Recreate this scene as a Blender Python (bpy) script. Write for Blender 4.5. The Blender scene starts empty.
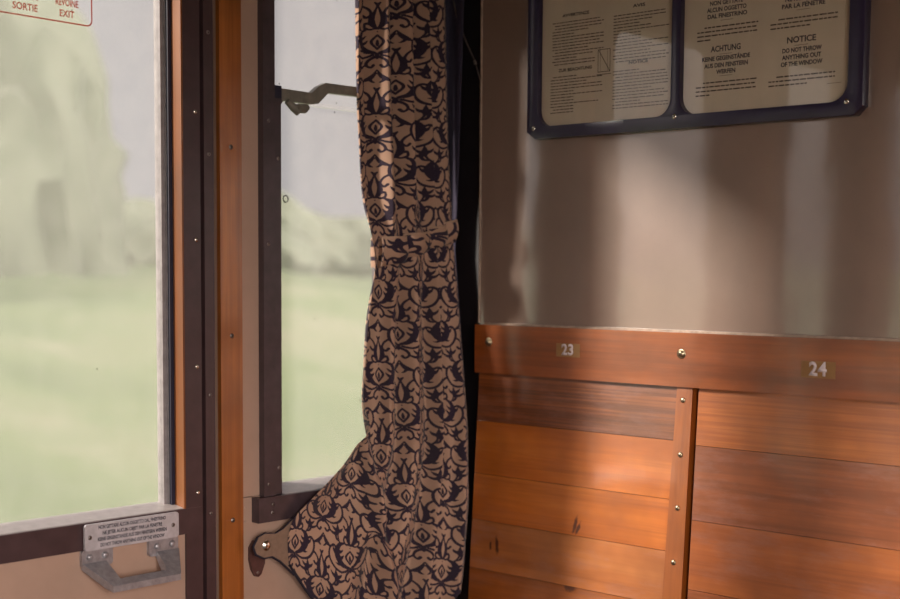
import bpy, bmesh, math, random
import numpy as np
from mathutils import Vector, Matrix
random.seed(7)
PI = math.pi
scene = bpy.context.scene
COL = scene.collection

# ------------------------------------------------------------------ node helpers
def new_mat(name):
    m = bpy.data.materials.new(name); m.use_nodes = True
    nt = m.node_tree
    for n in list(nt.nodes): nt.nodes.remove(n)
    out = nt.nodes.new('ShaderNodeOutputMaterial')
    return m, nt, out
def N(nt, typ, **kw):
    n = nt.nodes.new(typ)
    for k, v in kw.items():
        if k.startswith('_'): setattr(n, k[1:], v)
        else: n.inputs[k.replace('__', ' ')].default_value = v
    return n
def L(nt, a, b): nt.links.new(a, b)
def ramp(nt, fac, stops, interp='LINEAR'):
    r = nt.nodes.new('ShaderNodeValToRGB'); r.color_ramp.interpolation = interp
    e = r.color_ramp.elements
    while len(e) > 1: e.remove(e[0])
    e[0].position = stops[0][0]; e[0].color = (*stops[0][1], 1) if len(stops[0][1]) == 3 else stops[0][1]
    for p, c in stops[1:]:
        x = e.new(p); x.color = (*c, 1) if len(c) == 3 else c
    L(nt, fac, r.inputs[0]); return r.outputs[0]
def mixc(nt, fac, a, b, mode='MIX'):
    n = nt.nodes.new('ShaderNodeMix'); n.data_type = 'RGBA'; n.blend_type = mode
    for sock, v in ((n.inputs[0], fac), (n.inputs[6], a), (n.inputs[7], b)):
        if hasattr(v, 'is_linked') or hasattr(v, 'links'): L(nt, v, sock)
        elif isinstance(v, (int, float)): sock.default_value = v
        else: sock.default_value = (*v, 1)
    return n.outputs[2]
def math_n(nt, op, a, b=None, c=None, clamp=False):
    n = nt.nodes.new('ShaderNodeMath'); n.operation = op; n.use_clamp = clamp
    for i, v in enumerate((a, b, c)):
        if v is None: continue
        if isinstance(v, (int, float)): n.inputs[i].default_value = v
        else: L(nt, v, n.inputs[i])
    return n.outputs[0]
def pos(nt, scale=(1, 1, 1), loc=(0, 0, 0)):
    g = nt.nodes.new('ShaderNodeNewGeometry')
    mp = nt.nodes.new('ShaderNodeMapping'); mp.inputs['Scale'].default_value = scale; mp.inputs['Location'].default_value = loc
    L(nt, g.outputs['Position'], mp.inputs['Vector']); return mp.outputs[0]
def noise(nt, vec, scale, detail=3, rough=.5, dist=0):
    n = N(nt, 'ShaderNodeTexNoise', Scale=scale, Detail=detail, Roughness=rough, Distortion=dist)
    L(nt, vec, n.inputs['Vector']); return n.outputs[0]
def bsdf(nt, out, color, rough=.5, metal=0., ior=1.5, coat=0., coat_rough=.1, coat_ior=1.5, bump=None, sheen=0.):
    b = nt.nodes.new('ShaderNodeBsdfPrincipled')
    for key, v in (('Base Color', color), ('Roughness', rough), ('Metallic', metal), ('IOR', ior), ('Coat Weight', coat),
                   ('Coat Roughness', coat_rough), ('Coat IOR', coat_ior), ('Sheen Weight', sheen)):
        if isinstance(v, (int, float)): b.inputs[key].default_value = v
        elif isinstance(v, tuple): b.inputs[key].default_value = (*v, 1)
        else: L(nt, v, b.inputs[key])
    if bump:
        h, st, d = bump
        bn = N(nt, 'ShaderNodeBump', Strength=st, Distance=d); L(nt, h, bn.inputs['Height'])
        L(nt, bn.outputs[0], b.inputs['Normal'])
        if coat: L(nt, bn.outputs[0], b.inputs['Coat Normal'])
    L(nt, b.outputs[0], out.inputs[0]); return b

def paint(name, col, rough=.4, var=.12, nscale=14, coat=0., coat_rough=.15, ior=1.5, wave=0., speck=0., coat_ior=1.5):
    m, nt, out = new_mat(name); p = pos(nt)
    f = noise(nt, p, nscale, 4, .6)
    lo = tuple(c * (1 - var) for c in col); hi = tuple(min(1, c * (1 + var)) for c in col)
    c = ramp(nt, f, [(.3, lo), (.7, hi)])
    if speck:
        s = noise(nt, p, 330, 2, .6)
        c = mixc(nt, math_n(nt, 'MULTIPLY', ramp(nt, s, [(.66, (0, 0, 0)), (.74, (1, 1, 1))]), speck), c, tuple(x * .3 for x in col))
    b = None
    if wave:
        hb = math_n(nt, 'ADD', noise(nt, p, 5, 2, .4), math_n(nt, 'MULTIPLY', noise(nt, p, 60, 2, .5), .03))
        b = (hb, 1.0, wave)
    bsdf(nt, out, c, rough, 0, ior, coat, coat_rough, coat_ior, b); return m
def metal(name, col, rough=.35, var=.15, nscale=60, metallic=1.):
    m, nt, out = new_mat(name); p = pos(nt)
    f = noise(nt, p, nscale, 4, .65)
    c = ramp(nt, f, [(.3, tuple(x * (1 - var) for x in col)), (.7, tuple(min(1, x * (1 + var)) for x in col))])
    r = math_n(nt, 'MULTIPLY_ADD', f, .25, rough - .12)
    bsdf(nt, out, c, r, metallic); return m
def wood(name, dark, mid, light, seed=0, axis='x', grain=1., rough=.35, coat=1., coat_rough=.14, knots=(), patina_gloss=0., fine=.35):
    """varnished pine: figure stretched along the grain, fine pores, blotches and knots at given places"""
    dark, mid, light = (tuple(c_ * q for c_, q in zip(t, (1.02, .88, .70))) for t in (dark, mid, light))
    m, nt, out = new_mat(name)
    g = 1.3; a = 16 * grain
    sc = dict(x=(g, a, a), z=(a, a, g), y=(a, g, a))[axis]
    p = pos(nt, sc, (seed * 3.7, seed * 1.9, seed * 5.3))
    f = noise(nt, p, 1.0, 5, .6, .35)
    c = ramp(nt, f, [(.28, dark), (.48, mid), (.72, light)])
    p2 = pos(nt, tuple(s * 9 if s > 5 else s * 2.2 for s in sc), (seed, seed * 2, seed))
    f2 = noise(nt, p2, 1.0, 3, .6)
    c = mixc(nt, math_n(nt, 'MULTIPLY', ramp(nt, f2, [(.42, (1, 1, 1)), (.60, (0, 0, 0))]), fine), c, dark)
    p5 = pos(nt, tuple(s * 3.2 if s > 5 else s * .9 for s in sc), (seed * 1.3, seed, seed * .7))
    f5 = noise(nt, p5, 1.0, 4, .7, .5)
    c = mixc(nt, math_n(nt, 'MULTIPLY', ramp(nt, f5, [(.50, (0, 0, 0)), (.66, (1, 1, 1))]), .55), c, tuple(x * .85 for x in dark))
    p3 = pos(nt, (1, 1, 1), (seed * 2.1, 0, seed))
    f3 = noise(nt, p3, 6.5, 3, .6)
    c = mixc(nt, math_n(nt, 'MULTIPLY', ramp(nt, f3, [(.42, (0, 0, 0)), (.66, (1, 1, 1))]), .60), c, tuple(x * .50 for x in mid))
    if patina_gloss:  # pale patches: patina, plus glossy reflections put into the colour
        p4 = pos(nt, (2.5, 9, 9), (seed, seed, 0))
        f4 = noise(nt, p4, 2.6, 6, .72)
        c = mixc(nt, math_n(nt, 'MULTIPLY', ramp(nt, f4, [(.48, (0, 0, 0)), (.68, (1, 1, 1))]), patina_gloss), c, (.30, .165, .145))
    geo = pos(nt)
    for (kx, kz, rx, rz, tilt) in knots:
        mp = nt.nodes.new('ShaderNodeMapping'); mp.vector_type = 'TEXTURE'
        mp.inputs['Location'].default_value = (kx, 0, kz); mp.inputs['Rotation'].default_value = (0, tilt, 0)
        mp.inputs['Scale'].default_value = (rx, 1e4, rz); L(nt, geo, mp.inputs[0])
        ln = nt.nodes.new('ShaderNodeVectorMath'); ln.operation = 'LENGTH'; L(nt, mp.outputs[0], ln.inputs[0])
        d = math_n(nt, 'ADD', ln.outputs['Value'], math_n(nt, 'MULTIPLY', math_n(nt, 'SUBTRACT', noise(nt, geo, 130, 2), .5), 1.1))
        k = ramp(nt, d, [(.55, (1, 1, 1)), (1.25, (0, 0, 0))])
        c = mixc(nt, math_n(nt, 'MULTIPLY', k, .85), c, (.035, .008, .006))
    hb = math_n(nt, 'ADD', noise(nt, geo, 7, 2, .5), math_n(nt, 'MULTIPLY', f2, .05))
    bsdf(nt, out, c, rough, 0, 1.5, coat, coat_rough, 1.6, (hb, .5, .004)); return m

# ------------------------------------------------------------------ materials
M = {}
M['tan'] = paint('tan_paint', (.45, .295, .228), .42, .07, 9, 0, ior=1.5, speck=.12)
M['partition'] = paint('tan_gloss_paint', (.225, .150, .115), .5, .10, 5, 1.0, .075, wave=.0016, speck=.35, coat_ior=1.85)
M['brown'] = paint('dark_brown_paint', (.062, .034, .037), .32, .16, 30, ior=1.5)
M['brown_bar'] = paint('weathered_brown_paint', (.054, .034, .040), .38, .25, 40)
M['black'] = paint('dark_slot_black', (.010, .007, .009), .5, .2, 30)
M['gasket'] = paint('navy_rubber', (.012, .012, .03), .5, .2, 60)
M['navy'] = paint('navy_enamel', (.020, .014, .045), .28, .15, 25, coat=.3)
M['alu'] = metal('grey_aluminium', (.55, .52, .56), .38, metallic=.25)
M['cast'] = metal('cast_aluminium', (.38, .36, .39), .36, .22, 90, metallic=.5)
M['chrome'] = metal('chrome', (.75, .71, .66), .18, .1)
M['brass'] = metal('dull_brass_screw', (.42, .33, .22), .35, .2)
M['steel_dark'] = metal('dull_steel_screw', (.28, .24, .23), .4, .2)
M['sillmetal'] = paint('pale_sill_metal', (.44, .40, .40), .30, .12, 70)
M['lever'] = paint('grey_green_enamel', (.19, .175, .145), .38, .2, 70)
M['bead'] = paint('pale_edge_highlight', (.38, .28, .22), .35, .3, 60)
M['paper'] = paint('aged_paper', (.66, .57, .48), .7, .06, 12)
M['paper2'] = paint('aged_card', (.68, .59, .50), .7, .06, 12)
M['ink'] = paint('black_ink', (.045, .032, .034), .7, .1)
M['bodyink'] = paint('faded_ink', (.085, .062, .055), .7, .2)
M['blueink'] = paint('navy_ink', (.04, .032, .055), .7, .1)
M['platetext'] = paint('engraved_black', (.03, .03, .05), .6, .1)
M['red'] = None
M['white'] = paint('white_numeral', (.62, .52, .55), .5, .08, 200)
M['numplate'] = paint('olive_number_backing', (.24, .118, .038), .4, .12, 60)
M['floor'] = paint('lino_floor', (.06, .045, .035), .5)
M['ceiling'] = paint('ceiling_paint', (.50, .45, .38), .6, .04)
M['tab'] = paint('tan_leathercloth', (.235, .150, .108), .55, .12, 120)
M['edging'] = paint('navy_binding', (.014, .010, .022), .8, .2, 200)
M['band_highlight'] = paint('tan_cloth_highlight', (.42, .27, .19), .85, .1, 200)  # paler tan, carries the tieband's edge highlight in its colour
M['sash'] = paint('grey_sash_metal', (.27, .245, .25), .4, .2, 60)
M['tongue'] = paint('brown_leather', (.085, .035, .032), .45, .2, 90)
M['lining_screen'] = paint('navy_lining_cloth', (.028, .022, .045), .85, .2, 160)
M['cord'] = paint('dark_cord', (.07, .055, .05), .5, .2, 200)
M['trimwood'] = wood('varnished_trim_pine', (.20, .062, .014), (.36, .125, .030), (.46, .18, .048), 3, 'z', .9, coat=.35)
M['jambwood'] = wood('pale_jamb_pine', (.17, .058, .016), (.24, .092, .027), (.30, .13, .045), 8, 'z', .8, coat=.2)
M['railwood'] = wood('dark_rail_pine', (.16, .040, .008), (.30, .083, .016), (.40, .125, .026), 1, 'x', 1.0, patina_gloss=.10, fine=.3)
M['battenwood'] = wood('batten_pine', (.20, .058, .012), (.34, .108, .022), (.42, .15, .034), 5, 'z', .8)
M['bench_under'] = wood('bench_pine', (.12, .04, .01), (.22, .08, .02), (.30, .12, .03), 9, 'x')
# each plank of the backrest has its own board
PL = [wood('plank_striped', (.09, .027, .010), (.22, .070, .020), (.33, .115, .035), 11, 'x', 1.5, patina_gloss=.25, fine=.75),
      wood('plank_orange', (.28, .075, .010), (.46, .140, .018), (.56, .205, .034), 12, 'x', .7, patina_gloss=.10, fine=.25),
      wood('plank_knot', (.27, .075, .011), (.44, .135, .020), (.53, .19, .036), 13, 'x', .7, patina_gloss=.10, fine=.2,
           knots=((.380, .917, .0045, .018, .25), (.387, .911, .004, .014, .4))),
      wood('plank_pale', (.25, .085, .024), (.40, .150, .048), (.47, .205, .075), 14, 'x', .7, patina_gloss=.35, fine=.2,
           knots=((.199, .856, .005, .020, -.12), (.183, .853, .0035, .010, 0))),
      wood('plank_low', (.17, .050, .010), (.36, .115, .022), (.46, .17, .038), 15, 'x', .7, patina_gloss=.2, fine=.2,
           knots=((.226, .812, .012, .007, .3), (.234, .820, .004, .012, -.3), (.375, .804, .016, .008, 0))),
      wood('plank_right_top', (.24, .066, .012), (.42, .135, .026), (.52, .19, .045), 21, 'x', 1.3, patina_gloss=.08, fine=.6),
      wood('plank_right_faded', (.16, .048, .018), (.29, .090, .030), (.38, .135, .050), 22, 'x', .8, patina_gloss=.40, fine=.3),
      wood('plank_right_low', (.20, .055, .014), (.35, .108, .027), (.44, .16, .045), 23, 'x', .8, patina_gloss=.30, fine=.25)]

def front_fresnel(nt, ior):
    """mirror share of a pane: only its outer faces reflect"""
    fr = N(nt, 'ShaderNodeFresnel', IOR=ior); g = nt.nodes.new('ShaderNodeNewGeometry')
    return math_n(nt, 'MULTIPLY', fr.outputs[0], math_n(nt, 'SUBTRACT', 1.0, g.outputs['Backfacing']))
def glass_mat(name, veil, tint, refl_rough=.02, grain=.25, specks=True):
    """dusty window glass: clear pane with a film of dust that scatters daylight"""
    m, nt, out = new_mat(name); p = pos(nt)
    tr = N(nt, 'ShaderNodeBsdfTransparent', Color=(*tint, 1))
    tl = nt.nodes.new('ShaderNodeBsdfTranslucent'); tl.inputs[0].default_value = (.80, .77, .76, 1)
    gl = N(nt, 'ShaderNodeBsdfGlossy', Roughness=refl_rough); gl.inputs[0].default_value = (1, 1, 1, 1)
    fine = noise(nt, p, 420, 3, .7); mid = noise(nt, p, 24, 5, .65)
    v = math_n(nt, 'MULTIPLY_ADD', math_n(nt, 'SUBTRACT', fine, .5), grain, veil)
    v = math_n(nt, 'ADD', v, math_n(nt, 'MULTIPLY', math_n(nt, 'SUBTRACT', mid, .5), grain * .7), clamp=True)
    mx = nt.nodes.new('ShaderNodeMixShader'); L(nt, v, mx.inputs[0]); L(nt, tr.outputs[0], mx.inputs[1]); L(nt, tl.outputs[0], mx.inputs[2])
    last = mx.outputs[0]
    if specks:
        vo = N(nt, 'ShaderNodeTexVoronoi', Scale=26); L(nt, p, vo.inputs['Vector'])
        sp = ramp(nt, vo.outputs['Distance'], [(.035, (1, 1, 1)), (.06, (0, 0, 0))])
        pick = ramp(nt, noise(nt, p, 9, 1), [(.52, (0, 0, 0)), (.56, (1, 1, 1))])
        df = N(nt, 'ShaderNodeBsdfDiffuse'); df.inputs[0].default_value = (.05, .05, .05, 1)
        m2 = nt.nodes.new('ShaderNodeMixShader'); L(nt, math_n(nt, 'MULTIPLY', math_n(nt, 'MULTIPLY', sp, pick), .55), m2.inputs[0])
        L(nt, last, m2.inputs[1]); L(nt, df.outputs[0], m2.inputs[2]); last = m2.outputs[0]
    fr = front_fresnel(nt, 1.5)
    m3 = nt.nodes.new('ShaderNodeMixShader'); L(nt, fr, m3.inputs[0]); L(nt, last, m3.inputs[1]); L(nt, gl.outputs[0], m3.inputs[2])
    L(nt, m3.outputs[0], out.inputs[0]); return m
def decal_mat():
    m, nt, out = new_mat('red_translucent_decal')
    a = N(nt, 'ShaderNodeBsdfTransparent', Color=(.92, .36, .28, 1)); d_ = N(nt, 'ShaderNodeBsdfDiffuse', Color=(.60, .13, .09, 1))
    mx = N(nt, 'ShaderNodeMixShader', Fac=.4); L(nt, a.outputs[0], mx.inputs[1]); L(nt, d_.outputs[0], mx.inputs[2]); L(nt, mx.outputs[0], out.inputs[0]); return m
M['red'] = decal_mat()
M['glass'] = glass_mat('dusty_window_glass', .075, (.97, .97, .97), .30, .14)
M['noticeglass'] = None
def clear_glass(name):
    m, nt, out = new_mat(name)
    tr = N(nt, 'ShaderNodeBsdfTransparent', Color=(.97, .96, .94, 1))
    gl = N(nt, 'ShaderNodeBsdfGlossy', Roughness=.015)
    fr = front_fresnel(nt, 1.75)
    mx = nt.nodes.new('ShaderNodeMixShader'); L(nt, fr, mx.inputs[0]); L(nt, tr.outputs[0], mx.inputs[1]); L(nt, gl.outputs[0], mx.inputs[2])
    L(nt, mx.outputs[0], out.inputs[0]); return m
M['noticeglass'] = clear_glass('notice_glass')

def cloth_mat():
    m, nt, out = new_mat('damask_curtain_cloth')
    a = nt.nodes.new('ShaderNodeAttribute'); a.attribute_name = 'ornament'
    p = pos(nt)
    wob = math_n(nt, 'MULTIPLY', math_n(nt, 'SUBTRACT', noise(nt, p, 500, 2), .5), .8)
    d = math_n(nt, 'ADD', a.outputs['Fac'], wob)
    mask = ramp(nt, math_n(nt, 'MULTIPLY_ADD', d, .5, .5, clamp=True), [(.40, (1, 1, 1)), (.60, (0, 0, 0))])
    weave = noise(nt, p, 700, 2, .6); big = noise(nt, p, 12, 3)
    tanc = ramp(nt, big, [(.3, (.47, .288, .205)), (.7, (.55, .345, .248))])
    tanc = mixc(nt, math_n(nt, 'MULTIPLY', weave, .35), tanc, (.27, .16, .11))
    nav = ramp(nt, weave, [(.3, (.022, .014, .030)), (.75, (.052, .034, .052))])
    c = mixc(nt, mask, tanc, nav)
    df = nt.nodes.new('ShaderNodeBsdfPrincipled'); L(nt, c, df.inputs['Base Color']); df.inputs['Roughness'].default_value = .9
    df.inputs['Sheen Weight'].default_value = .15; df.inputs['Specular IOR Level'].default_value = .2
    bn = N(nt, 'ShaderNodeBump', Strength=.25, Distance=.001); L(nt, weave, bn.inputs['Height']); L(nt, bn.outputs[0], df.inputs['Normal'])
    tl = nt.nodes.new('ShaderNodeBsdfTranslucent'); L(nt, c, tl.inputs[0])
    mx = N(nt, 'ShaderNodeMixShader', Fac=.10); L(nt, df.outputs[0], mx.inputs[1]); L(nt, tl.outputs[0], mx.inputs[2])
    L(nt, mx.outputs[0], out.inputs[0]); return m
M['cloth'] = cloth_mat()

# ------------------------------------------------------------------ mesh helpers
def tag(o, label=None, cat=None, group=None, kind=None):
    if label: o['label'] = label
    if cat: o['category'] = cat
    if group: o['group'] = group
    if kind: o['kind'] = kind
    return o
def link_mesh(name, me, mat, parent=None, base=None):
    o = bpy.data.objects.new(name, me); COL.objects.link(o)
    if mat is not None:
        for mm in (mat if isinstance(mat, (list, tuple)) else [mat]): me.materials.append(mm)
    if parent is not None:
        o.parent = parent
        o.matrix_parent_inverse = Matrix.Translation(-world_loc(parent))
    return o
def world_loc(o):
    v = Vector(o.location)
    # parts are placed in room coordinates; an object's own origin is at rest at location
    return v
def obj(name, bm, mat, parent=None, bevel=0., seg=2, smooth=True):
    if bevel:
        es = [e for e in bm.edges if len(e.link_faces) == 2 and e.calc_face_angle(0) > .5]
        bmesh.ops.bevel(bm, geom=es, offset=bevel, segments=seg, profile=.6, affect='EDGES', clamp_overlap=True)
    bmesh.ops.recalc_face_normals(bm, faces=bm.faces)
    me = bpy.data.meshes.new(name); bm.to_mesh(me); bm.free()
    if smooth:
        me.polygons.foreach_set('use_smooth', [True] * len(me.polygons))
        try: me.set_sharp_from_angle(angle=.7)
        except Exception: pass
    return link_mesh(name, me, mat, parent)
def BM(): return bmesh.new()
def box(bm, x0, x1, y0, y1, z0, z1, mi=0):
    vs = [bm.verts.new((x, y, z)) for x in (x0, x1) for y in (y0, y1) for z in (z0, z1)]
    for f in ((0, 1, 3, 2), (4, 6, 7, 5), (0, 4, 5, 1), (2, 3, 7, 6), (0, 2, 6, 4), (1, 5, 7, 3)):
        fc = bm.faces.new([vs[i] for i in f]); fc.material_index = mi
    return bm
def boxo(name, dims, mat, parent=None, bevel=0.002, seg=2):
    return obj(name, box(BM(), *dims), mat, parent, bevel, seg)
def hexa(bm, lo, hi):
    """solid between two quads given as 4 points each"""
    a = [bm.verts.new(p) for p in lo]; b = [bm.verts.new(p) for p in hi]
    bm.faces.new(a[::-1]); bm.faces.new(b)
    for i in range(4): bm.faces.new((a[i], a[(i + 1) % 4], b[(i + 1) % 4], b[i]))
    return bm
def prism(bm, pts, d, mapf):
    """polygon pts (a,b) extruded by d; mapf(a,b,c)->xyz"""
    lo = [bm.verts.new(mapf(a, b, 0)) for a, b in pts]; hi = [bm.verts.new(mapf(a, b, d)) for a, b in pts]
    bm.faces.new(lo[::-1]); bm.faces.new(hi); n = len(pts)
    for i in range(n): bm.faces.new((lo[i], lo[(i + 1) % n], hi[(i + 1) % n], hi[i]))
    return bm
def tube(bm, pts, r, seg=10, caps=True):
    pts = [Vector(p) for p in pts]; rings = []
    up = None
    for i, p in enumerate(pts):
        t = (pts[min(i + 1, len(pts) - 1)] - pts[max(i - 1, 0)]).normalized()
        if up is None: up = t.orthogonal().normalized()
        up = (up - t * up.dot(t)).normalized(); bi = t.cross(up)
        rr = r[i] if isinstance(r, (list, tuple)) else r
        rings.append([bm.verts.new(p + (up * math.cos(a) + bi * math.sin(a)) * rr) for a in [2 * PI * k / seg for k in range(seg)]])
    for a, b in zip(rings, rings[1:]):
        for k in range(seg): bm.faces.new((a[k], a[(k + 1) % seg], b[(k + 1) % seg], b[k]))
    if caps: bm.faces.new(rings[0][::-1]); bm.faces.new(rings[-1])
    return bm
def rrect(a0, a1, b0, b1, r, seg=8, corners=(1, 1, 1, 1)):
    """rounded rectangle, corners in order (a0b0, a1b0, a1b1, a0b1)"""
    out = []
    for (ca, cb, sa, sb, st), on in zip(((a0, b0, 1, 1, PI), (a1, b0, -1, 1, 1.5 * PI), (a1, b1, -1, -1, 0), (a0, b1, 1, -1, .5 * PI)), corners):
        rr = r if on else 0
        if rr == 0: out.append((ca, cb)); continue
        cx, cy = ca + sa * rr, cb + sb * rr
        for k in range(seg + 1):
            an = st + k / seg * PI / 2; out.append((cx + rr * math.cos(an), cy + rr * math.sin(an)))
    return out
def ringplate(bm, outer, holes, d, mapf):
    """plate with holes, thickness d, by filling a planar loop set"""
    layers = []
    for c in (0, d):
        loops = []
        for pts in [outer] + holes:
            vs = [bm.verts.new(mapf(a, b, c)) for a, b in pts]
            es = [bm.edges.new((vs[i], vs[(i + 1) % len(vs)])) for i in range(len(vs))]
            loops.append((vs, es))
        bmesh.ops.triangle_fill(bm, use_beauty=True, use_dissolve=False, edges=[e for _, es in loops for e in es])
        layers.append(loops)
    for (va, _), (vb, _) in zip(*layers):
        n = len(va)
        for i in range(n): bm.faces.new((va[i], va[(i + 1) % n], vb[(i + 1) % n], vb[i]))
    return bm
WX = lambda a, b, c: (c, a, b)          # on the window wall: a = y, b = z, c = out into the room
WP = lambda a, b, c: (a, -c, b)         # on the partition: a = x, b = z, c = out into the room

# domed screw heads: one mesh per kind, copied
def dome_mesh(name, r, h, mat, slot=True, face='x', washer=0.):
    bm = BM(); seg = 18; prof = [(r, 0), (r, h * .25), (r * .86, h * .65), (r * .55, h * .92), (r * .2, h)]
    if washer: prof = [(washer, 0), (washer, h * .22), (r * 1.02, h * .25)] + prof[1:]
    rings = []
    for rr, hh in prof:
        rings.append([bm.verts.new((hh, rr * math.cos(2 * PI * k / seg), rr * math.sin(2 * PI * k / seg))) for k in range(seg)])
    for a, b in zip(rings, rings[1:]):
        for k in range(seg): bm.faces.new((a[k], a[(k + 1) % seg], b[(k + 1) % seg], b[k]))
    bm.faces.new(rings[0][::-1]); bm.faces.new(rings[-1])
    if slot:                                                # a cross recess shown as two dark grooves cut by narrow raised bars
        for an in (.5, .5 + PI / 2):
            v = Vector((0, math.cos(an), math.sin(an))); w = Vector((0, -math.sin(an), math.cos(an)))
            lo = [Vector((h * .86, 0, 0)) + v * sa * r * .5 + w * sb * r * .09 for sa, sb in ((-1, -1), (1, -1), (1, 1), (-1, 1))]
            hi = [p + Vector((h * .17, 0, 0)) for p in lo]
            nf = len(bm.faces); hexa(bm, lo, hi); bm.faces.ensure_lookup_table()
            for f in bm.faces[nf:]: f.material_index = 1
    if face == 'y':
        for v in bm.verts: v.co = Vector((-v.co.y, -v.co.x, v.co.z))
    bmesh.ops.recalc_face_normals(bm, faces=bm.faces)
    me = bpy.data.meshes.new(name); bm.to_mesh(me); bm.free()
    me.polygons.foreach_set('use_smooth', [True] * len(me.polygons))
    me.materials.append(mat); me.materials.append(M['black'])
    return me
def put(name, me, loc, parent):
    o = bpy.data.objects.new(name, me); COL.objects.link(o); o.parent = parent
    o.matrix_parent_inverse = Matrix.Translation(-world_loc(parent)); o.location = loc
    return o
def empty(name, loc):
    e = bpy.data.objects.new(name, None); COL.objects.link(e); e.location = loc; e.empty_display_size = .05
    return e

# lettering
def text_into(bm, body, size, mapf, cx, cz, align='CENTER', bold=0., spacing=1., width=None, condense=1.):
    cu = bpy.data.curves.new('lettering', 'FONT'); cu.body = body; cu.size = size; cu.align_x = align; cu.align_y = 'CENTER'
    cu.space_character = spacing; cu.offset = bold; cu.resolution_u = 3
    o = bpy.data.objects.new('lettering', cu); COL.objects.link(o)
    bpy.context.view_layer.update()
    dg = bpy.context.evaluated_depsgraph_get()
    me = bpy.data.meshes.new_from_object(o.evaluated_get(dg))
    xs = [v.co.x for v in me.vertices]
    k = condense
    if width and xs: k = width / (max(xs) - min(xs))
    for v in me.vertices: v.co = Vector(mapf(cx + v.co.x * k, cz + v.co.y, 0))
    bm.from_mesh(me)
    bpy.data.objects.remove(o); bpy.data.curves.remove(cu); bpy.data.meshes.remove(me)
def quad(bm, pts, mi=0):
    f = bm.faces.new([bm.verts.new(p) for p in pts]); f.material_index = mi; return f
def solid_flat(name, bm, mat, parent, out, thick=.0003):
    """flat lettering given a little thickness towards the room"""
    bmesh.ops.recalc_face_normals(bm, faces=bm.faces)
    for f in bm.faces:
        if f.normal.dot(out) < 0: f.normal_flip()
    r = bmesh.ops.extrude_face_region(bm, geom=list(bm.faces))
    vs = [g for g in r['geom'] if isinstance(g, bmesh.types.BMVert)]
    bmesh.ops.translate(bm, verts=vs, vec=out * thick)
    return obj(name, bm, mat, parent, smooth=False)

# =================================================================== THE SETTING
XN = Vector((1, 0, 0)); YN = Vector((0, -1, 0))
boxo('floor', (-.1, 2.8, -3.2, .1, -.06, 0), M['floor'], bevel=0)['kind'] = 'structure'
boxo('ceiling', (-.1, 2.8, -3.2, .1, 2.25, 2.33), M['ceiling'], bevel=0)['kind'] = 'structure'

# window wall (x = 0): tan board between the openings
DO = (-1.120, -.5545)                    # the whole door leaf
WO = (-.400, -.085, .955, 1.960)         # corner window opening
W2 = (-1.760, -1.335, .955, 1.960)       # window on the far side of the door
bm = BM()
T = -.085
for y0, y1 in ((-.474, 0.0),):
    box(bm, T, 0, y0, y1, 0, .9715)
box(bm, T, 0, -.474, WO[0], .9727, 2.25); box(bm, T, 0, WO[0], WO[1], WO[3], 2.25); box(bm, T, 0, WO[1], 0, .9727, 2.25)
box(bm, T, -.006, -.5175, -.474, 0, 2.25); box(bm, T, -.004, 0, .1, 0, 2.25)
box(bm, T, 0, DO[0], DO[1], 2.02, 2.25)
box(bm, T, 0, -1.210, DO[0] - .03, 0, 2.25); box(bm, T, 0, W2[1], -1.210, 0, 2.25)
box(bm, T, 0, W2[0], W2[1], 0, W2[2]); box(bm, T, 0, W2[0], W2[1], W2[3], 2.25)
box(bm, T, 0, -3.2, W2[0], 0, .955); box(bm, T, 0, -3.2, W2[0], 1.96, 2.25)
box(bm, T, 0, -1.98, W2[0], .955, 1.96); box(bm, T, 0, -3.2, -2.6, .955, 1.96)
wl = obj('wall_left', bm, M['tan'], None, 0, smooth=False); tag(wl, kind='structure')
rv = dome_mesh('rivet_small', .0022, .0012, M['tan'], False)
for z in (.955, .93): put('rivet', rv, (0, -.4665, z), wl)

# varnished strip between door and window
st = obj('trim_1', box(BM(), -.006, .0035, -.5180, -.4735, 0, 2.25), M['trimwood'], None, .0025, 3); tag(st, kind='structure')
sc_trim = dome_mesh('slotted_screw', .0042, .0022, M['steel_dark'], True, 'x')
for z in (.937, 1.249, 1.562): put('screw', sc_trim, (.003, -.4955, z), st)
st2 = obj('trim_2', box(BM(), -.006, .013, -1.215, -1.172, 0, 2.25), M['trimwood'], None, .0035, 3); tag(st2, kind='structure')
# brown bead along the door edge
jb = obj('trim_3', box(BM(), -.03, .002, -.5485, -.5295, 0, 2.25), M['brown'], None, .002); tag(jb, kind='structure')
sc_small = dome_mesh('small_screw', .0034, .0018, M['steel_dark'], True, 'x')
for z in (.954, 1.152, 1.547, 1.743): put('screw', sc_small, (.0017, -.539, z), jb)
gp = boxo('dark_gap_fill', (-.06, -.028, -.556, -.512, 0, 2.25), M['gasket'], jb, 0)  # navy filler, gives the gap its dark shade by colour
# near-black filler painted as shade where the partition stops short of the window wall
tag(boxo('dark_slot_fill', (-.004, .114, .012, .1, 0, 2.25), M['black'], None, .002), kind='structure')

# partition
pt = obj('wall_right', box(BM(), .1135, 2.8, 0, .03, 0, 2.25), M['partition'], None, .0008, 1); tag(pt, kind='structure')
eb = boxo('edge_highlight', (.1115, .1145, -.0025, .03, 1.265, 2.25), M['bead'], pt, .0008)  # pale strip paints the lit edge of the panel

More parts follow.
